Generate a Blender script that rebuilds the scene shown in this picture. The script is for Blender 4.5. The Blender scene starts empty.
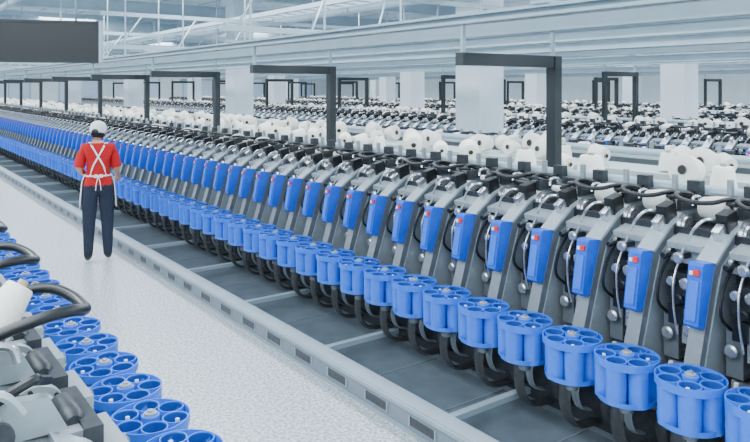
import bpy, bmesh, math, random
from mathutils import Vector, Matrix, Euler
from mathutils.bvhtree import BVHTree
random.seed(7)
scene = bpy.context.scene
TH = math.radians(36.34)
H = 2.05

# ---------------------------------------------------------------- materials
def mat(name, col, rough=0.5, metal=0.0, noise=0.06, nscale=30.0, bump=0.0, emis=None):
    m = bpy.data.materials.new(name); m.use_nodes = True
    nt = m.node_tree; b = nt.nodes["Principled BSDF"]
    b.inputs["Roughness"].default_value = rough
    b.inputs["Metallic"].default_value = metal
    tc = nt.nodes.new("ShaderNodeTexCoord")
    n = nt.nodes.new("ShaderNodeTexNoise"); n.inputs["Scale"].default_value = nscale
    n.inputs["Detail"].default_value = 3
    nt.links.new(tc.outputs["Object"], n.inputs["Vector"])
    r = nt.nodes.new("ShaderNodeValToRGB")
    r.color_ramp.elements[0].position = 0.3; r.color_ramp.elements[1].position = 0.7
    r.color_ramp.elements[0].color = tuple(max(0, c*(1-noise)) for c in col)+(1,)
    r.color_ramp.elements[1].color = tuple(min(1, c*(1+noise)) for c in col)+(1,)
    nt.links.new(n.outputs["Fac"], r.inputs["Fac"])
    nt.links.new(r.outputs["Color"], b.inputs["Base Color"])
    if bump:
        bp = nt.nodes.new("ShaderNodeBump"); bp.inputs["Strength"].default_value = bump
        bp.inputs["Distance"].default_value = 0.01
        nt.links.new(n.outputs["Fac"], bp.inputs["Height"]); nt.links.new(bp.outputs["Normal"], b.inputs["Normal"])
    if emis:
        b.inputs["Emission Color"].default_value = (*emis[0], 1); b.inputs["Emission Strength"].default_value = emis[1]
    return m

M_CASE = mat("casing_grey_paint", (0.185, 0.215, 0.24), 0.36, 0.35)
M_PANEL = mat("panel_light_grey", (0.33, 0.38, 0.41), 0.34, 0.25)
M_TRIM = mat("casing_edge_trim", (0.44, 0.50, 0.54), 0.33, 0.35)
M_DARK = mat("dark_machinery", (0.035, 0.04, 0.047), 0.42, 0.3, 0.3)
M_CHUTE = mat("chute_dark_grey", (0.06, 0.063, 0.067), 0.4, 0.3, 0.2)
M_BLACK = mat("black_plastic", (0.008, 0.009, 0.011), 0.38)
M_STEEL = mat("brushed_steel", (0.62, 0.64, 0.66), 0.26, 0.8, 0.1)
M_BLUE = mat("blue_plastic", (0.022, 0.16, 0.76), 0.32)
M_BLUEBOX = mat("blue_paint", (0.008, 0.105, 0.66), 0.35)
M_BLUED = mat("blue_plastic_inner_shade", (0.010, 0.065, 0.36), 0.5)  # darker copy of the basket blue; shade inside the pockets is painted in
M_RED = mat("red_button", (0.7, 0.02, 0.01), 0.4)
M_YARN = mat("cream_yarn", (0.84, 0.82, 0.75), 0.85, 0, 0.04, 80, 0.3)
M_CARD = mat("cardboard_tube", (0.36, 0.29, 0.20), 0.8)
M_PALE = mat("pale_blue_tube", (0.60, 0.74, 0.92), 0.5)
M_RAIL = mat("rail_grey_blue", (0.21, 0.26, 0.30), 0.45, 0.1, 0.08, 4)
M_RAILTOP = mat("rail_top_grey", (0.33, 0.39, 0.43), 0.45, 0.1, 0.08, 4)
M_TRAY = mat("tray_plate_grey", (0.125, 0.16, 0.19), 0.5, 0.1, 0.15, 6)
M_LGREY = mat("light_grey_steel", (0.38, 0.48, 0.54), 0.4, 0.15, 0.05, 3)
M_BEAM = mat("roof_beam_paint", (0.46, 0.56, 0.63), 0.5, 0.1, 0.05, 3)
M_SHELF = mat("pale_shelf_board", (0.48, 0.56, 0.57), 0.5, 0, 0.04, 3)
M_POST = mat("black_painted_steel", (0.012, 0.016, 0.019), 0.4)
M_WALL = mat("white_wall_paint", (0.76, 0.85, 0.90), 0.8, 0, 0.03, 2)
M_SKIN = mat("skin", (0.60, 0.33, 0.22), 0.5)
M_SHIRT = mat("red_cotton", (0.52, 0.004, 0.008), 0.85, 0, 0.1, 40, 0.2)
M_TROUS = mat("dark_navy_cloth", (0.018, 0.024, 0.045), 0.85, 0, 0.15, 40, 0.2)
M_WHITE = mat("white_cotton", (0.85, 0.86, 0.87), 0.85, 0, 0.03, 40, 0.2)
M_HAIR = mat("black_hair", (0.012, 0.01, 0.01), 0.5)

# floor: speckled terrazzo
M_FLOOR = mat("speckled_terrazzo", (0.52, 0.55, 0.57), 0.34, 0, 0.0)
nt = M_FLOOR.node_tree; b = nt.nodes["Principled BSDF"]
tc = nt.nodes.new("ShaderNodeTexCoord")
n1 = nt.nodes.new("ShaderNodeTexNoise"); n1.inputs["Scale"].default_value = 48; n1.inputs["Detail"].default_value = 4
n2 = nt.nodes.new("ShaderNodeTexNoise"); n2.inputs["Scale"].default_value = 1.3; n2.inputs["Detail"].default_value = 3
r1 = nt.nodes.new("ShaderNodeValToRGB"); r1.color_ramp.elements[0].position = .38; r1.color_ramp.elements[1].position = .60
r1.color_ramp.elements[0].color = (.28, .31, .33, 1); r1.color_ramp.elements[1].color = (.70, .74, .765, 1)
mx = nt.nodes.new("ShaderNodeMix"); mx.data_type = 'RGBA'; mx.blend_type = 'MULTIPLY'; mx.inputs[0].default_value = .25
nt.links.new(tc.outputs["Object"], n1.inputs["Vector"]); nt.links.new(tc.outputs["Object"], n2.inputs["Vector"])
nt.links.new(n1.outputs["Fac"], r1.inputs["Fac"]); nt.links.new(r1.outputs["Color"], mx.inputs[6])
r2 = nt.nodes.new("ShaderNodeValToRGB"); r2.color_ramp.elements[0].color = (.75, .77, .8, 1); r2.color_ramp.elements[1].color = (1, 1, 1, 1)
nt.links.new(n2.outputs["Fac"], r2.inputs["Fac"]); nt.links.new(r2.outputs["Color"], mx.inputs[7])
nt.links.new(mx.outputs[2], b.inputs["Base Color"])

# ceiling: panel grid
M_CEIL = mat("ceiling_panels", (0.74, 0.83, 0.88), 0.8)
nt = M_CEIL.node_tree; b = nt.nodes["Principled BSDF"]
tc = nt.nodes.new("ShaderNodeTexCoord"); br = nt.nodes.new("ShaderNodeTexBrick")
br.inputs["Color1"].default_value = (.84, .91, .95, 1); br.inputs["Color2"].default_value = (.76, .86, .92, 1)
br.inputs["Mortar"].default_value = (.38, .50, .57, 1); br.inputs["Scale"].default_value = 1
br.inputs["Brick Width"].default_value = 1.2; br.inputs["Row Height"].default_value = 1.2
br.inputs["Mortar Size"].default_value = 0.04; br.offset = 0
nt.links.new(tc.outputs["Object"], br.inputs["Vector"]); nt.links.new(br.outputs["Color"], b.inputs["Base Color"])

# ---------------------------------------------------------------- mesh builder
class MB:
    def __init__(s): s.v = []; s.f = []; s.m = []; s.sm = []; s.mats = []
    def mi(s, m):
        if m not in s.mats: s.mats.append(m)
        return s.mats.index(m)
    def add(s, vs, fs, m, smooth=False):
        o = len(s.v); s.v += [tuple(v) for v in vs]; k = s.mi(m)
        for f in fs: s.f.append(tuple(i+o for i in f)); s.m.append(k); s.sm.append(smooth)
    def box(s, lo, hi, m, rot=None):
        x0, y0, z0 = lo; x1, y1, z1 = hi
        vs = [Vector(p) for p in [(x0,y0,z0),(x1,y0,z0),(x1,y1,z0),(x0,y1,z0),(x0,y0,z1),(x1,y0,z1),(x1,y1,z1),(x0,y1,z1)]]
        if rot:
            c = (Vector(lo)+Vector(hi))/2; R = Euler(rot).to_matrix(); vs = [R@(v-c)+c for v in vs]
        s.add(vs, [(0,3,2,1),(4,5,6,7),(0,1,5,4),(1,2,6,5),(2,3,7,6),(3,0,4,7)], m)
    def prism(s, prof, y0, y1, m):
        n = len(prof)
        vs = [(x, y0, z) for x, z in prof]+[(x, y1, z) for x, z in prof]
        fs = [tuple(range(n)), tuple(range(2*n-1, n-1, -1))]
        fs += [(i, i+n, (i+1) % n+n, (i+1) % n) for i in range(n)]
        s.add(vs, fs, m)
    def lathe(s, p0, p1, prof, m, seg=16, caps=True, smooth=True):
        p0 = Vector(p0); p1 = Vector(p1); d = (p1-p0); a = d.normalized()
        u = a.orthogonal().normalized(); w = a.cross(u)
        vs = []
        for t, r in prof:
            c = p0+d*t
            for i in range(seg):
                an = 2*math.pi*i/seg; vs.append(c+(u*math.cos(an)+w*math.sin(an))*r)
        fs = []
        for j in range(len(prof)-1):
            for i in range(seg):
                k = (i+1) % seg; fs.append((j*seg+i, j*seg+k, (j+1)*seg+k, (j+1)*seg+i))
        s.add(vs, fs, m, smooth)
        if caps:
            o = len(s.v)-len(vs); k = s.mi(m)
            s.f.append(tuple(o+i for i in range(seg-1, -1, -1))); s.m.append(k); s.sm.append(False)
            o2 = o+(len(prof)-1)*seg
            s.f.append(tuple(o2+i for i in range(seg))); s.m.append(k); s.sm.append(False)
    def cyl(s, p0, p1, r, m, seg=12, r2=None, caps=True, smooth=True):
        s.lathe(p0, p1, [(0, r), (1, r if r2 is None else r2)], m, seg, caps, smooth)
    def tube(s, pts, r, m, seg=8, wide=1.0):
        pts = [Vector(p) for p in pts]
        P = []
        n = len(pts)
        for i in range(n-1):
            a = pts[max(i-1, 0)]; b_ = pts[i]; c = pts[i+1]; d = pts[min(i+2, n-1)]
            for k in range(4):
                t = k/4
                P.append(0.5*((2*b_)+(c-a)*t+(2*a-5*b_+4*c-d)*t*t+(3*b_-a-3*c+d)*t**3))
        P.append(pts[-1])
        vs = []; up = None
        for i, p in enumerate(P):
            t = (P[min(i+1, len(P)-1)]-P[max(i-1, 0)]).normalized()
            if up is None: u = Vector((0, 1, 0)) if abs(t.y) < .8 else Vector((0, 0, 1))
            else: u = up
            u = (u-t*u.dot(t)).normalized(); up = u; w = t.cross(u)
            for k in range(seg):
                an = 2*math.pi*k/seg; vs.append(p+u*math.cos(an)*r*wide+w*math.sin(an)*r)
        fs = []
        for j in range(len(P)-1):
            for i in range(seg):
                k = (i+1) % seg; fs.append((j*seg+i, j*seg+k, (j+1)*seg+k, (j+1)*seg+i))
        fs.append(tuple(range(seg-1, -1, -1))); fs.append(tuple((len(P)-1)*seg+i for i in range(seg)))
        s.add(vs, fs, m, True)
    def merge(s, o, mtx):
        off = len(s.v); s.v += [tuple(mtx@Vector(v)) for v in o.v]
        km = [s.mi(m) for m in o.mats]
        for f, m, sm in zip(o.f, o.m, o.sm): s.f.append(tuple(i+off for i in f)); s.m.append(km[m]); s.sm.append(sm)
    def mesh(s, name):
        me = bpy.data.meshes.new(name); me.from_pydata(s.v, [], s.f)
        for m in s.mats: me.materials.append(m)
        me.polygons.foreach_set("material_index", s.m); me.polygons.foreach_set("use_smooth", s.sm)
        bm = bmesh.new(); bm.from_mesh(me); bmesh.ops.recalc_face_normals(bm, faces=bm.faces)
        for e in bm.edges:   # keep hard corners crisp on turned parts
            if len(e.link_faces) == 2 and e.calc_face_angle(0) > 0.7: e.smooth = False
        bm.to_mesh(me); bm.free()
        me.update(); return me
def obj(name, data, loc=(0, 0, 0), rot=(0, 0, 0), scale=(1, 1, 1), parent=None):
    o = bpy.data.objects.new(name, data); scene.collection.objects.link(o)
    o.location = loc; o.rotation_euler = rot; o.scale = scale
    if parent: o.parent = parent
    return o
def empty(name, loc=(0, 0, 0), scale=(1, 1, 1), rot=(0, 0, 0)):
    o = obj(name, None, loc, rot, scale); o.empty_display_size = .1; return o

# ---------------------------------------------------------------- parts
def cone_mb(p0, p1, r0=.085, r1=.062, seg=16):
    m = MB()
    p0 = Vector(p0); p1 = Vector(p1); d = (p1-p0)
    m.lathe(p0, p1, [(0, r0*.3), (.0, r0*.9), (.04, r0), (.5, (r0+r1)/2+.004), (.96, r1), (1, r1*.9), (1, r1*.3)], M_YARN, seg, caps=False)
    a = d.normalized(); k = r0/.09
    m.lathe(p0-a*.010, p1+a*.016, [(0, .027*k), (0.02, .03*k), (.98, .022*k), (1, .020*k)], M_CARD, 12, caps=False)
    m.cyl(p0-a*.009, p0-a*.004, .026*k, M_BLACK, 12)
    m.cyl(p1+a*.004, p1+a*.014, .019*k, M_BLACK, 12)
    return m

def basket_mb():
    m = MB(); hgt = .215; R = .106; r = .0535
    for k in range(6):
        an = math.pi/3*k; cx, cy = R*math.cos(an), R*math.sin(an)
        m.lathe((cx, cy, 0), (cx, cy, hgt), [(0, r*.93), (.97, r), (1, r), (1, r-.005), (.97, r-.006)], M_BLUE, 18, caps=False)
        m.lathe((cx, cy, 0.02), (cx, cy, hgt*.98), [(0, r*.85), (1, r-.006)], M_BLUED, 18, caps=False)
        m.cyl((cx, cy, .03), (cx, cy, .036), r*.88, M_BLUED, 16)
        if k in (1, 4):
            m.cyl((cx+.01, cy, .036), (cx+.01, cy, hgt*.95), .013, M_PALE, 10, r2=.009)
    Rr = R+r
    m.lathe((0, 0, hgt-.035), (0, 0, hgt+.002), [(0, Rr-.012), (0, Rr), (1, Rr+.001), (1, Rr-.004), (.0, Rr-.008)], M_BLUE, 40, caps=False)
    m.lathe((0, 0, -.004), (0, 0, .022), [(0, 0.02), (0, Rr-.014), (1, Rr-.010), (1, Rr-.016)], M_BLUE, 40, caps=False)
    m.cyl((0, 0, 0), (0, 0, hgt+.006), .038, M_BLUE, 16)
    m.cyl((0, 0, hgt+.006), (0, 0, hgt+.016), .026, M_PANEL, 14)
    m.cyl((0, 0, hgt+.016), (0, 0, hgt+.026), .012, M_STEEL, 10)
    return m
YO = .09
def unit_mb(var=0, left=False):
    m = MB()
    if left:
        prof = [(.21, .36), (.17, .62), (.37, 1.0), (.47, 1.14), (.56, 1.24), (.64, 1.29), (.86, 1.33), (.86, .36)]
        sp = [(.25, .42), (.22, .62), (.41, .98), (.52, 1.14), (.62, 1.22), (.78, 1.27), (.78, .42)]
    else:
        prof = [(.19, .36), (.15, .62), (.27, 1.0), (.32, 1.16), (.50, 1.29), (.60, 1.33), (.86, 1.33), (.86, .36)]
        sp = [(.23, .42), (.20, .62), (.32, .98), (.38, 1.14), (.53, 1.24), (.78, 1.27), (.78, .42)]
    m.prism(prof, -.04, .04, M_CASE)
    for y0, y1 in ((-.047, -.04), (.04, .047)):
        m.prism(sp, y0, y1, M_PANEL)
        m.prism([(.46, .60), (.48, .85), (.62, .85), (.62, .60)], y0-.003 if y0 < 0 else y0, y1 if y0 < 0 else y1+.003, M_CASE)
    if left:
        m.prism([(.46, 1.15), (.56, 1.255), (.64, 1.305), (.64, 1.29), (.56, 1.24), (.47, 1.14)], -.05, .05, M_TRIM)
        m.prism([(.60, 1.30), (.64, 1.38), (.86, 1.40), (.86, 1.30)], .02, .05, M_PANEL)
    else:
        m.prism([(.305, 1.17), (.49, 1.305), (.60, 1.345), (.60, 1.33), (.50, 1.29), (.32, 1.16)], -.05, .05, M_TRIM)
        m.prism([(.160, .875), (.175, .86), (.275, .86), (.325, 1.165), (.225, 1.178), (.208, 1.163)], -.038, .038, M_BLUEBOX)
        m.prism([(.152, .90), (.165, .895), (.200, 1.09), (.187, 1.09)], -.025, .025, M_BLUE)
        m.box((.190, -.024, 1.115), (.22, .002, 1.145), M_RED, (0, math.radians(10), 0))
        m.box((.193, .008, 1.115), (.22, .026, 1.135), M_WHITE, (0, math.radians(10), 0))
        m.box((.46, -.034, 1.30), (.56, .030, 1.40), M_BLACK, (0, math.radians(-12), 0))
        m.box((.40, -.02, 1.27), (.47, .02, 1.33), M_STEEL, (0, math.radians(-30), 0))
        m.box((.56, -.06, 1.36), (.74, -.035, 1.42), M_DARK)
        m.tube([(.46, .035, 1.36), (.40, .06, 1.36), (.37, .10, 1.31), (.38, .14, 1.24)], .008, M_STEEL, 6)
        m.box((.40, .07, 1.20), (.56, .27, 1.235), M_TRIM, (0, math.radians(-14), 0))
    # mechanism between casings
    m.box((.52, .04, .36), (.56, .30, 1.28), M_DARK)
    m.box((.45, .06, 1.10), (.56, .28, 1.20), M_PANEL)
    m.box((.40 if left else .38, .10, .92), (.52, .25, 1.06), M_DARK)
    m.box((.36, .07, .70), (.52, .16, .88), M_PANEL)
    m.box((.37, .185, .60), (.50, .27, .84), M_CASE)
    m.box((.33, .15, .80), (.38, .22, .90), M_BLACK)
    m.box((.40, .08, .50), (.54, .26, .58), M_STEEL)
    dx = .10 if left else 0
    for z, y, r, mm in ((1.02, .13, .032, M_STEEL), (1.02, .21, .026, M_STEEL), (.93, .17, .03, M_BLACK), (.78, .11, .034, M_STEEL), (.74, .23, .034, M_STEEL), (1.15, .17, .03, M_STEEL), (.66, .13, .024, M_BLACK), (1.15, .25, .02, M_BLACK), (.87, .1, .02, M_STEEL)):
        d_ = dx if z > .9 else 0
        m.cyl((.33+d_, y, z), (.46+d_, y, z), r*.5, M_DARK, 10)
        m.lathe((.325+d_, y, z), (.345+d_, y, z), [(0, r*.7), (.4, r), (1, r)], mm, 14)
    if not left:
        m.tube([(.40, .17, 1.2), (.30, .17, 1.05), (.28, .16, .9), (.30, .15, .76)], .006, M_STEEL, 6)
        m.tube([(.44, .25, 1.18), (.33, .26, 1.05), (.28, .25, .92), (.36, .24, .84)], .009, M_BLACK, 6)
    m.tube([(.42, .08, .86), (.33, .07, .80), (.29, .08, .70), (.36, .1, .6)], .011, M_STEEL, 6)
    m.cyl((.27, .17, .42), (.27, .17, .62), .018, M_YARN, 12, r2=.012)
    m.cyl((.27, .17, .37), (.27, .17, .42), .03, M_DARK, 12)
    m.box((.24, .14, .34), (.54, .2, .37), M_CASE)
    # lower curved brackets / chutes
    m.tube([(.22, 0, .56), (.10, 0, .46), (.05, 0, .34), (.07, 0, .21), (.16, 0, .12), (.34, 0, .10)], .016, M_CHUTE, 8, 2.6)
    m.tube([(.24, 0, .47), (.17, 0, .40), (.14, 0, .31), (.18, 0, .22), (.27, 0, .18)], .009, M_TRIM, 8, 3.0)
    m.tube([(.40, .17, .47), (.24, .17, .42), (.18, .17, .31), (.21, .17, .20), (.36, .17, .13)], .014, M_CHUTE, 8, 2.2)
    m.cyl((0, -YO, .455), (0, -YO, .471), .112, M_CHUTE, 24)
    m.cyl((0, -YO, .40), (0, -YO, .455), .035, M_CASE, 12)
    m.tube([(.0, -YO, .44), (.08, -YO*.8, .44), (.20, -.01, .45)], .014, M_CASE, 8, 1.8)
    # drum zone
    m.cyl((.66, .055, 1.25), (.66, .28, 1.25), .052, M_BLACK, 16)
    if left:   # round gearbox cover with bolts
        m.cyl((.62, -.075, 1.24), (.62, -.045, 1.24), .072, M_PANEL, 28)
        m.lathe((.62, -.088, 1.24), (.62, -.075, 1.24), [(0, .052), (.6, .056), (1, .056)], M_TRIM, 28)
        m.cyl((.62, -.10, 1.24), (.62, -.088, 1.24), .022, M_DARK, 16)
        for k in range(6):
            an = k*math.pi/3+.3; cx = .62+.063*math.cos(an); cz = 1.24+.063*math.sin(an)
            m.cyl((cx, -.081, cz), (cx, -.075, cz), .006, M_DARK, 8)
    else:
        m.lathe((.60, -.085, 1.27), (.60, -.045, 1.27), [(0, .022), (.04, .03), (.05, .055), (.3, .06), (.35, .07), (.9, .074), (1, .07)], M_STEEL, 24)
        m.cyl((.60, -.10, 1.27), (.60, -.085, 1.27), .014, M_BLACK, 10)
    m.cyl((.74, -.09, 1.18), (.74, -.045, 1.18), .035, M_PANEL, 14)
    if not left: m.lathe((.47, -.075, 1.15), (.47, -.045, 1.15), [(0, .02), (.3, .032), (1, .036)], M_STEEL, 16)
    m.box((.74, -.05, 1.28), (.86, .29, 1.385), M_CASE)
    m.box((.80, .05, 1.38), (.90, .28, 1.43), M_DARK)
    if left:
        m.box((.52, .06, 1.19), (.60, .28, 1.27), M_PANEL)
        m.lathe((.57, .10, 1.27), (.57, .24, 1.27), [(0, .02), (.1, .030), (.9, .030), (1, .02)], M_DARK, 16)
    z = 1.425
    handle = (not left and var in (0, 2)) or (left and var in (0,))
    if handle:
        hr = .0155 if left else .0125
        m.tube([(.80, .02, 1.36), (.72, .01, z-.005), (.60, .0, z+.03), (.52, .01, z+.035), (.475, .05, z+.02), (.462, .13, z+.01), (.47, .22, z+.015), (.51, .28, z+.03), (.58, .305, z+.03), (.70, .305, z)], hr, M_BLACK, 10)
        m.cyl((.70, .0, z), (.70, .04, z), .024, M_STEEL, 12)
    else:
        m.tube([(.80, .03, 1.36), (.72, .02, z-.02), (.62+dx*.5, .02, z), (.56+dx, .04, z-.01), (.53+dx, .08, z-.03)], .0115, M_BLACK, 8)
        if not left: m.lathe((.60, .02, z-.02), (.60, .045, z-.02), [(0, .02), (.5, .035), (1, .03)], M_STEEL, 14)
    m.tube([(.84, .28, 1.36), (.76, .285, 1.42), (.68, .28, 1.42), (.66, .27, 1.38)], .010, M_STEEL, 8)
    if not left:
        m.tube([(.78, -.03, 1.37), (.70, -.045, 1.44), (.58, -.04, 1.46), (.50, -.03, 1.43)], .010, M_BLACK, 6)
        m.lathe((.53, -.03, 1.43), (.53, -.03, 1.45), [(0, .03), (.5, .042), (1, .036)], M_BLACK, 14)
    else:
        m.tube([(.86, -.03, 1.37), (.80, -.04, 1.43), (.74, -.04, 1.43), (.70, -.03, 1.38)], .010, M_TRIM, 6)
        m.cyl((.75, -.06, 1.35), (.75, -.045, 1.35), .032, M_DARK, 16)
    if left:
        if var == 0: m.merge(cone_mb((.72, .10, 1.385), (.62, .13, 1.515), .056, .038, 20), Matrix())
        elif var == 2: m.merge(cone_mb((.68, .09, 1.37), (.68, .23, 1.37), .06, .045), Matrix())
        else: m.merge(cone_mb((.80, .16, 1.44), (.75, .15, 1.54), .042, .03), Matrix())
    elif var in (0, 3):
        rr = (.075, .06, .066, .088)[var]
        m.merge(cone_mb((.67, .06, 1.305+rr), (.67, .06+.16, 1.305+rr), rr, rr*.75), Matrix())
    else:
        m.cyl((.66, .06, 1.36), (.66, .24, 1.37), .028, M_WHITE if var == 1 else M_BLACK, 12, r2=.020)
    m.box((.90, .02, 1.38), (.96, .1, 1.49), M_DARK)
    m.cyl((.89, .17, 1.42), (.89, .17, 1.52), .02, M_PANEL, 8)
    return m

def linear_mb(L):
    m = MB()
    m.box((.34, -.17, 0.0), (1.04, L-.17, .35), M_CASE)
    m.box((.33, -.17, .06), (.34, L-.17, .29), M_DARK)
    m.box((.86, -.17, .35), (1.04, L-.17, 1.36), M_CASE)
    m.box((.86, -.17, 1.36), (1.06, L-.17, 1.39), M_SHELF)
    m.cyl((1.0, -.17, 1.42), (1.0, L-.17, 1.42), .04, M_LGREY, 12)
    return m

UNIT = [unit_mb(i) for i in range(4)]
BASK = basket_mb()
U_MESH = [u.mesh("winding_unit_%d" % i) for i, u in enumerate(UNIT)]
L_MESH = {i: unit_mb(i, True).mesh("left_winding_unit_%d" % i) for i in (0, 1, 2)}
B_MESH = BASK.mesh("bobbin_magazine")
SP = .34
def near_row(name, a, s0, n, mirror):
    e = empty(name, (a, s0, 0), (-1 if mirror else 1, 1, 1))
    for i in range(n):
        me = L_MESH[(1, 0, 1, 0, 2, 0, 1, 2)[i % 8]] if mirror else U_MESH[random.choice((0, 1, 1, 2, 2, 3, 3))]
        obj("winding_unit_%d" % (i+1), me, (0, i*SP+YO, 0), parent=e)
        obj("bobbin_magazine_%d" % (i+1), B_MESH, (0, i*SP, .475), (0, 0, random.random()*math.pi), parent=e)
    obj("machine_body", linear_mb(n*SP).mesh(name+"_body"), (0, YO, 0), parent=e)
    return e
CH = MB()
for i in range(10):
    CH.merge(UNIT[(i*7) % 4], Matrix.Translation((0, i*SP+YO, 0)))
    CH.merge(BASK, Matrix.Translation((0, i*SP, .475)))
CH.merge(linear_mb(10*SP), Matrix())
CH_MESH = CH.mesh("winding_section")
def far_row(a, s0, nch, mirror):
    e = empty("winding_machine", (a, s0, 0), (-1 if mirror else 1, 1, 1))
    for i in range(nch): obj("winding_section_%d" % (i+1), CH_MESH, (0, i*10*SP, 0), parent=e)
    return e

main = near_row("winding_machine", 3.15, 1.775-.34*2, 130, False)
left = near_row("winding_machine", .97, 2.89-.34*4, 119, True)
for a, s0, k, mr in ((7.2, 2.0, 12, True), (9.8, 3.0, 12, False), (13.3, 3.0, 12, True), (15.7, 4.0, 12, False), (19.2, 5.0, 11, True), (21.7, 6.0, 11, False), (25.2, 7.0, 11, True)):
    far_row(a, s0, k, mr)

# ---------------------------------------------------------------- floor tray & guard rail
def rail_tray(L):
    m = MB()
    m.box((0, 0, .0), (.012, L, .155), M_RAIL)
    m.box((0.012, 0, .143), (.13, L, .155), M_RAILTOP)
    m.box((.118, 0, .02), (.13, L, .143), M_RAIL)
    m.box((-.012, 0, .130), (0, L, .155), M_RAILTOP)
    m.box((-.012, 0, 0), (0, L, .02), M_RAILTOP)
    m.box((.13, 0, .008), (.86, L, .02), M_TRAY)
    y = .3
    while y < L-.3:
        m.box((-.004, y, .05), (0.0, y+.22, .10), M_CHUTE)
        m.box((-.008, y-.012, .042), (0.0, y, .108), M_RAILTOP)
        m.box((-.008, y+.22, .042), (0.0, y+.232, .108), M_RAILTOP)
        y += .45
    y = .75
    while y < L:
        m.box((.13, y, .10), (.82, y+.05, .135), M_LGREY)
        y += 1.36
    y = .34
    while y < L:
        m.box((.13, y, .02), (.86, y+.008, .026), M_RAIL); y += .68
    return m
obj("floor_guard_rail", rail_tray(44.2).mesh("floor_guard_rail"), (2.63, .9, 0))

# ---------------------------------------------------------------- cone shelves
def cone_shelf(L, seed, dens, cols):
    rnd = random.Random(seed); m = MB()
    m.box((0, 0, 1.30), (.55, L, 1.325), M_SHELF); m.box((0, 0, 1.22), (.02, L, 1.30), M_SHELF)
    y = .3
    while y < L:
        m.box((.03, y, 0), (.07, y+.04, 1.30), M_LGREY); m.box((.48, y, 0), (.52, y+.04, 1.30), M_LGREY); y += 2.2
    c = MB()
    y = .2
    while y < L-.2:
        for xx in cols:
            if rnd.random() < dens:
                r0 = rnd.choice((.08, .09, .10, .115)); ln = rnd.uniform(.14, .17)
                an = rnd.choice((0, math.pi, math.pi, -2.2, -2.2, -1.7, rnd.uniform(0, 6)))
                yy = y+rnd.uniform(-.06, .06); xj = xx+rnd.uniform(-.05, .05)
                if rnd.random() < .76:
                    d = Vector((math.cos(an), math.sin(an), -.12)).normalized()
                    cc = Vector((xj, yy, 1.335+r0))
                    c.merge(cone_mb(cc-d*ln/2, cc+d*ln/2, r0, r0*.78, 18), Matrix())
                else:
                    c.merge(cone_mb((xj, yy, 1.338), (xj, yy, 1.338+ln), r0, r0*.75, 18), Matrix())
        y += rnd.uniform(.30, .44)
    return m, c
sm, sc = cone_shelf(40, 3, .72, (.27,)); smesh = sm.mesh("cone_shelf"); cmesh = sc.mesh("yarn_cones")
sm2, sc2 = cone_shelf(40, 8, .7, (.14, .41)); smesh2 = sm2.mesh("cone_shelf_wide"); cmesh2 = sc2.mesh("yarn_cones_dense")
obj("cone_shelf", smesh, (4.55, 1.9, 0)); obj("yarn_cones", cmesh, (4.55, 1.9, 0))
for a, s0 in ((5.45, 2.0), (11.3, 2.6), (17.2, 4), (23.2, 6)):
    obj("cone_shelf", smesh2, (a, s0, 0)); obj("yarn_cones", cmesh2, (a, s0, 0))

# ---------------------------------------------------------------- black support frames
def frame(two, hz):
    m = MB()
    m.box((-.04, -.045, 0), (.04, .045, hz), M_POST)
    m.box((-1.02, -.04, hz-.09), (.04, .04, hz), M_POST)
    m.box((-.07, -.09, 0), (.07, .09, .015), M_POST)
    if two: m.box((-1.02, -.035, 0), (-.94, .035, hz-.05), M_POST)
    for x in (-1.0, -.03): m.box((x, -.012, hz), (x+.03, .012, 2.497), M_LGREY)
    return m
F1 = frame(False, 2.30).mesh("support_frame"); F2 = frame(True, 2.36).mesh("support_frame_double")
for k in range(12):
    obj("support_frame", F1, (4.42, 3.62+3.25*k, 0))
for a in (12.2, 18.1, 24.1):
    for k in range(8): obj("support_frame", F2, (a, 8.0+4.5*k, 0))

# overhead rails
for a, z, hh in ((3.44, 2.50, .07), (4.40, 2.50, .16), (5.55, 2.50, .12), (6.98, 2.50, .12), (9.2, 2.55, .12), (11.2, 2.5, .14), (12.2, 2.5, .1), (17.1, 2.5, .14), (23.1, 2.5, .14)):
    m = MB(); L = 44
    m.box((0, 0, 0), (.03, L, hh), M_LGREY); m.box((-.06, 0, 0), (.10, L, .02), M_LGREY); m.box((-.06, 0, hh-.02), (.10, L, hh), M_LGREY)
    y = 1.5
    while y < L:
        m.box((.005, y, hh), (.025, y+.02, 4.6-z), M_LGREY); m.box((-.08, y+.3, hh), (.12, y+.44, hh+.02), M_LGREY); y += 4.5
    obj("overhead_rail", m.mesh("overhead_rail"), (a, 1.0, z))
m = MB()
for k in range(10):
    y = 2.9+4.5*k
    m.box((3.3, y, 2.70), (28, y+.06, 2.77), M_LGREY)
    m.box((3.3, y+.5, 3.3), (28, y+.55, 3.37), M_LGREY)
    x = 3.5
    while x < 27:
        m.cyl((x, y+.03, 2.77), (x+.5, y+.5, 3.3), .015, M_LGREY, 6); x += 1.0
obj("overhead_tie_bars", m.mesh("overhead_tie_bars"))
m = MB(); L = 42
for x in (0, .45): m.box((x, 0, 0), (x+.02, L, .08), M_LGREY)
y = 0
while y < L: m.box((.02, y, .02), (.45, y+.03, .04), M_LGREY); y += .4
ct = m.mesh("cable_tray")
for a, z in ((6.2, 3.42), (15.3, 3.42), (21.3, 3.42)): obj("cable_tray", ct, (a, 2, z))
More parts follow.
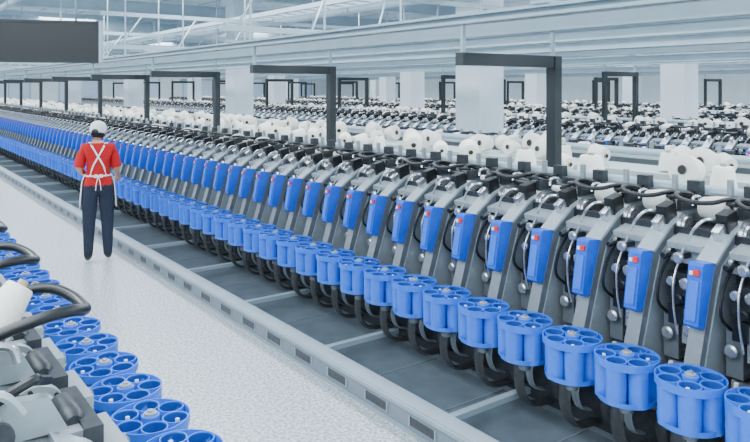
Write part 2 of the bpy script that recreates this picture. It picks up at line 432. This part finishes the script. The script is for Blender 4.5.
for nm_, a, z, r in (("ceiling_pipe", 2.2, 3.6, .06), ("ceiling_pipe", 1.9, 3.75, .04), ("ceiling_pipe", 7.6, 3.55, .08), ("ceiling_pipe", 13.9, 3.6, .08)):
    m = MB(); m.cyl((0, 0, 0), (0, 44, 0), r, M_BEAM, 12)
    for k in range(15): m.cyl((0, 1+3*k, 0), (0, 1+3*k, 4.6-z), .012, M_BEAM, 6); m.cyl((0, .9+3*k, 0), (0, 1.1+3*k, 0), r*1.3, M_LGREY, 12)
    obj(nm_, m.mesh(nm_), (a, 1.2, z))
# roof beams
for k in range(9):
    m = MB(); m.box((-8.8, -.1, 0), (29.8, .1, .03), M_BEAM); m.box((-8.8, -.015, .03), (29.8, .015, .32), M_BEAM); m.box((-8.8, -.1, .32), (29.8, .1, .35), M_BEAM)
    obj("roof_beam", m.mesh("roof_beam"), (0, 6.2+4.6*k, 4.16))

# ducts
m = MB()
m.lathe((0, 0, 0), (30, 0, 0), [(0, .30), (1, .30)], M_LGREY, 24)
for k in range(15): m.lathe((2*k+.5, 0, 0), (2*k+.56, 0, 0), [(0, .30), (0, .33), (1, .33), (1, .30)], M_SHELF, 24, caps=False)
dm = m.mesh("ventilation_duct")
obj("ventilation_duct", dm, (-1, 22.4, 3.85)); obj("ventilation_duct", dm, (-1, 31.6, 3.85))

# building columns
m = MB()
m.box((-.28, -.28, 0), (.28, .28, 4.6), M_WALL); m.box((-.3, -.3, 0), (.3, .3, .15), M_LGREY); m.box((-.36, -.36, 4.3), (.36, .36, 4.6), M_WALL)
cm = m.mesh("building_column")
for a in (8.35, 14.45, 20.45, 26.6):
    for s in (8.4, 17.6, 26.8, 36): obj("building_column", cm, (a, s, 0))

# room shell
A0, A1, S0, S1, ZC = -9, 30, -6, 47, 4.6
def simple(name, lo, hi, mt):
    m = MB(); m.box(lo, hi, mt); return obj(name, m.mesh(name))
simple("floor", (A0, S0, -.1), (A1, S1, 0), M_FLOOR)
simple("ceiling", (A0, S0, ZC), (A1, S1, ZC+.1), M_CEIL)
simple("wall_left", (A0-.15, S0, 0), (A0, S1, ZC), M_WALL); simple("wall_right", (A1, S0, 0), (A1+.15, S1, ZC), M_WALL)
simple("wall_back", (A0, S1, 0), (A1, S1+.15, ZC), M_WALL); simple("wall_front", (A0, S0-.15, 0), (A1, S0, ZC), M_WALL)
for k in range(9):
    m = MB()
    x = -6+4*k
    m.box((x, S1-.04, 1.2), (x+2.4, S1, 3.2), M_PALE)
    for xx in (x, x+1.17, x+2.34): m.box((xx, S1-.07, 1.2), (xx+.06, S1-.04, 3.2), M_LGREY)
    m.box((x, S1-.07, 1.2), (x+2.4, S1-.04, 1.26), M_LGREY); m.box((x, S1-.07, 3.14), (x+2.4, S1-.04, 3.2), M_LGREY)
    obj("window_%d" % (k+1), m.mesh("window"))

# lights: long fluorescent troffers hung under the roof beams
for a in (-5, -.6, 5.0, 10.8, 17, 23.5):
    ld = bpy.data.lights.new("ceiling_light_panel", 'AREA'); ld.shape = 'RECTANGLE'; ld.size = 1.6; ld.size_y = 48
    ld.energy = 2500; ld.color = (.89, .955, 1.0)
    o = obj("ceiling_light_panel", ld, (a, 20, 4.13))
w = bpy.data.worlds.new("World"); scene.world = w; w.use_nodes = True
w.node_tree.nodes["Background"].inputs[0].default_value = (.8, .9, 1, 1); w.node_tree.nodes["Background"].inputs[1].default_value = 1

# hanging sign over aisle
m = MB()
m.box((-1.5, -.06, -.23), (0, .06, .23), M_BLACK)
m.box((-1.5, -.07, .21), (0.0, .07, .235), M_POST); m.box((-1.5, -.07, -.235), (0, .07, -.21), M_POST)
m.box((0, -.07, -.235), (.03, .07, .235), M_LGREY)
for x in (-1.3, -.25): m.cyl((x, 0, .23), (x, 0, 4.6-2.58), .012, M_LGREY, 8)
obj("hanging_display_board", m.mesh("hanging_display_board"), (2.20, 8.29, 2.57), (0, 0, math.radians(-22)))

# ---------------------------------------------------------------- worker
def skin(name, V, E, R, sub=2, root=0):
    me = bpy.data.meshes.new(name); me.from_pydata([Vector(v) for v in V], E, []); o = obj(name, me)
    sk = o.modifiers.new("s", 'SKIN'); sk.use_smooth_shade = True
    for i, r in enumerate(R):
        sv = me.skin_vertices[0].data[i]; sv.radius = r if isinstance(r, tuple) else (r, r); sv.use_root = (i == root)
    o.modifiers.new("d", 'SUBSURF').levels = sub
    bpy.context.view_layer.update()
    dg = bpy.context.evaluated_depsgraph_get()
    nm = bpy.data.meshes.new_from_object(o.evaluated_get(dg)); o.modifiers.clear(); o.data = nm
    for p in nm.polygons: p.use_smooth = True
    return o
W = empty("factory_worker", (2.26, 8.58, 0), rot=(0, 0, math.radians(-14)), scale=(.98, .98, .98))
V = [(0, 0, .93), (0, -.005, 1.05), (0, .0, 1.20), (0, -.01, 1.33), (0, -.01, 1.41), (0, .0, 1.475),
     (-.09, 0, .88), (-.10, .01, .50), (-.11, -.02, .09), (-.115, .11, .035),
     (.09, 0, .88), (.105, .04, .50), (.11, .03, .09), (.125, .16, .035),
     (-.150, -.01, 1.375), (-.215, .0, 1.13), (-.13, .19, 1.02), (-.09, .25, 1.01),
     (.150, -.01, 1.375), (.205, .03, 1.12), (.23, .24, 1.00), (.235, .30, .98)]
E = [(0, 1), (1, 2), (2, 3), (3, 4), (4, 5), (0, 6), (6, 7), (7, 8), (8, 9), (0, 10), (10, 11), (11, 12), (12, 13),
     (3, 14), (14, 15), (15, 16), (16, 17), (3, 18), (18, 19), (19, 20), (20, 21)]
R = [(.158, .12), (.135, .105), (.145, .108), (.155, .108), (.085, .07), (.050, .055), (.096, .11), (.072, .08), (.050, .055), (.042, .03),
     (.096, .11), (.072, .08), (.050, .055), (.042, .03), (.068, .07), (.045, .045), (.031, .031), (.03, .02), (.068, .07), (.045, .045), (.031, .031), (.03, .02)]
body = skin("body", V, E, R, 3)
bm_ = body.data
for mm in (M_SKIN, M_SHIRT, M_TROUS, M_BLACK): bm_.materials.append(mm)
for p in bm_.polygons:
    c = p.center
    if c.z < .075: k = 3
    elif c.z < .93 and abs(c.x) < .205 or c.z < .9: k = 2
    elif c.z > 1.435: k = 0
    elif abs(c.x) > .165 and c.z < 1.155 and (abs(c.x) > .175 or c.y > .05): k = 0
    elif c.y > .125 and c.z < 1.2: k = 0
    else: k = 1
    p.material_index = k
body.parent = W
m = MB()
for sx, e1 in ((-1, Vector((-.215, .0, 1.13))), (1, Vector((.205, .03, 1.12)))):
    s1 = Vector((sx*.165, -.01, 1.36)); p0 = s1.lerp(e1, .15); p1 = s1.lerp(e1, .9)
    m.lathe(p0, p1, [(0, .052), (.3, .061), (.8, .062), (1, .064), (1, .056), (.7, .05)], M_SHIRT, 18, caps=False)
obj("shirt_sleeves", m.mesh("shirt_sleeves"), parent=W)
def hand(sx, wrist, yaw):
    o0 = Vector(wrist)
    Rm = Euler((math.radians(-20), 0, yaw)).to_matrix()
    parts = []
    base = [((-.026, .035, 0), (-.03, .075, -.008), (-.031, .095, -.03)), ((-.009, .04, .003), (-.01, .088, -.006), (-.01, .108, -.032)),
            ((.009, .038, .003), (.01, .083, -.006), (.01, .103, -.032)), ((.026, .033, 0), (.028, .068, -.008), (.029, .085, -.03))]
    hv = [o0+Rm@Vector(p) for p in ((0, -.03, 0), (0, 0, 0), (0, .035, 0))]
    parts.append(skin("palm", hv, [(0, 1), (1, 2)], [(.026, .022), (.036, .018), (.034, .015)], 2))
    for f in base: parts.append(skin("finger", [o0+Rm@Vector(p) for p in f], [(0, 1), (1, 2)], [.009, .0085, .007], 1))
    parts.append(skin("thumb", [o0+Rm@Vector(p) for p in ((-sx*.02, .0, -.003), (-sx*.048, .025, -.01), (-sx*.055, .055, -.02))], [(0, 1), (1, 2)], [.012, .010, .008], 1))
    for i, p in enumerate(parts):
        p.data.materials.append(M_SKIN); p.parent = W
hand(-1, (-.085, .265, 1.005), math.radians(-35)); hand(1, (.237, .32, .972), 0)
# head
bm = bmesh.new(); bmesh.ops.create_uvsphere(bm, u_segments=32, v_segments=24, radius=1)
for v in bm.verts:
    x, y, z = v.co
    wv = .078*(1-.16*max(0, -z)); yy = y*.098
    if z < 0: yy = y*.098*(1-.12*(-z))+.012*(-z)
    v.co = Vector((x*wv, yy, z*.118))
    if y > .6:
        g = math.exp(-((x/.16)**2+((z+.12)/.22)**2)); v.co.y += .022*g
        for ex in (-.38, .38): v.co.y -= .008*math.exp(-(((x-ex)/.16)**2+((z-.05)/.12)**2))
        v.co.y += .006*math.exp(-((x/.25)**2+((z+.48)/.07)**2))
hm = bpy.data.meshes.new("head"); bm.to_mesh(hm); bm.free()
for p in hm.polygons: p.use_smooth = True
hm.materials.append(M_SKIN)
HE = empty("head_group", (0, .02, 1.575)); HE.parent = W; HE.rotation_euler = (math.radians(-14), 0, math.radians(-18))
obj("head", hm, parent=HE)
m = MB()
for sx in (-1, 1):
    m.lathe((sx*.072, -.002, -.005), (sx*.088, -.012, -.002), [(0, .02), (.5, .03), (1, .024)], M_SKIN, 14)
    m.lathe((sx*.03, .082, .005), (sx*.03, .092, .005), [(0, .014), (1, .009)], M_WHITE, 12)
    m.lathe((sx*.03, .09, .005), (sx*.03, .094, .005), [(0, .007), (1, .005)], M_BLACK, 10)
    m.box((sx*.03-.016, .088, .028), (sx*.03+.016, .095, .033), M_HAIR)
m.box((-.022, .094, -.062), (.022, .1, -.052), mat("lips", (.45, .12, .1), .5))
obj("face_features", m.mesh("face_features"), parent=HE)
def shell(name, mt, grow, cond, fn=None):
    bm = bmesh.new(); bm.from_mesh(hm)
    bmesh.ops.delete(bm, geom=[f for f in bm.faces if not cond(f.calc_center_median())], context='FACES')
    bm.normal_update()
    for v in bm.verts: v.co = v.co*grow
    if fn:
        for v in bm.verts: fn(v)
    me = bpy.data.meshes.new(name); bm.to_mesh(me); bm.free(); me.materials.clear(); me.materials.append(mt)
    for p in me.polygons: p.use_smooth = True
    o = obj(name, me, parent=HE); s = o.modifiers.new("t", 'SOLIDIFY'); s.thickness = .006; s.offset = 1; return o
shell("hair", M_HAIR, 1.05, lambda c: (c.y < .02 and c.z > -.085) or (c.z > .045))
def puff(v):
    t = max(0, (v.co.z-.01)/.1); an = math.atan2(v.co.y, v.co.x)
    w_ = 1+.16*min(t, 1)+.03*math.sin(an*9)*min(1, t*2); v.co.x *= w_; v.co.y *= w_; v.co.z -= .010*t
shell("white_cap", M_WHITE, 1.11, lambda c: c.z > -.025+.45*max(0, c.y), puff)
m = MB(); m.lathe((0, -.093, -.03), (0, -.135, -.045), [(0, .03), (.4, .042), (.8, .036), (1, .012)], M_HAIR, 14)
obj("hair_bun", m.mesh("hair_bun"), parent=HE)
bvh = BVHTree.FromPolygons([v.co.copy() for v in bm_.vertices], [tuple(p.vertices) for p in bm_.polygons])
def ribbon(pts, wdir, w, name):
    vs = []
    for p in pts:
        for s_ in (-.5, .5):
            q = Vector(p)+Vector(wdir)*w*s_
            loc, nrm, i, d = bvh.find_nearest(q)
            ax = Vector((0, 0, q.z)); out = (loc-ax); out.z *= .2
            if nrm.dot(out) < 0: nrm = -nrm
            vs.append(loc+nrm*.010)
    fs = [(2*i, 2*i+1, 2*i+3, 2*i+2) for i in range(len(pts)-1)]
    me = bpy.data.meshes.new(name); me.from_pydata(vs, [], fs); me.materials.append(M_WHITE)
    o = obj(name, me, parent=W); s = o.modifiers.new("t", 'SOLIDIFY'); s.thickness = .006; s.offset = 0
def lerp(a, b_, n): return [tuple(a[k]+(b_[k]-a[k])*i/n for k in range(3)) for i in range(n+1)]
ribbon(lerp((-.10, -.03, 1.45), (.12, -.16, 1.06), 16), (.9, 0, .4), .019, "apron_strap_1")
ribbon(lerp((.10, -.03, 1.45), (-.12, -.16, 1.06), 16), (.9, 0, -.4), .019, "apron_strap_2")
ribbon(lerp((-.10, -.03, 1.45), (-.09, .14, 1.30), 8), (1, 0, 0), .024, "apron_strap_3")
ribbon(lerp((.10, -.03, 1.45), (.09, .14, 1.30), 8), (1, 0, 0), .024, "apron_strap_4")
vs = []; fs = []; n = 36
rings = [(1.06, .150, .118), (1.01, .165, .133), (.97, .180, .142), (.80, .195, .158), (.66, .205, .172)]
for (z, rx, ry) in rings:
    for i in range(n+1):
        an = math.radians(-14+208*i/n); wv = 1+.025*math.sin(i*1.9)*(1.06-z)*2
        vs.append((rx*math.cos(an)*wv, ry*math.sin(an)*wv, z))
for j in range(len(rings)-1):
    for i in range(n): fs.append((j*(n+1)+i, j*(n+1)+i+1, (j+1)*(n+1)+i+1, (j+1)*(n+1)+i))
me = bpy.data.meshes.new("apron_skirt"); me.from_pydata(vs, [], fs); me.materials.append(M_WHITE)
for p in me.polygons: p.use_smooth = True
o = obj("apron_skirt", me, parent=W); s = o.modifiers.new("t", 'SOLIDIFY'); s.thickness = .006
m = MB()
band = []
for z in (1.037, 1.056):
    for i in range(36):
        an = 2*math.pi*i/36; band.append((.152*math.cos(an), .118*math.sin(an)-.003, z))
m.add(band, [(i, (i+1) % 36, 36+(i+1) % 36, 36+i) for i in range(36)], M_WHITE, True)
for sx in (-1, 1):
    m.tube([(0, -.122, 1.05), (sx*.03, -.132, 1.065), (sx*.055, -.132, 1.045), (sx*.03, -.13, 1.03), (0, -.122, 1.045)], .005, M_WHITE, 6)
    m.tube([(0, -.125, 1.045), (sx*.02, -.145, .97), (sx*.03, -.15, .88)], .005, M_WHITE, 6, 1.6)
obj("apron_waistband", m.mesh("apron_waistband"), parent=W)

# ---------------------------------------------------------------- camera
cd = bpy.data.cameras.new("camera"); cd.sensor_width = 36; cd.lens = 36*700/750; cd.shift_y = -133/750; cd.clip_start = .05; cd.clip_end = 200
cam = obj("camera", cd, (0, 0, H), (math.radians(90), 0, -TH)); scene.camera = cam
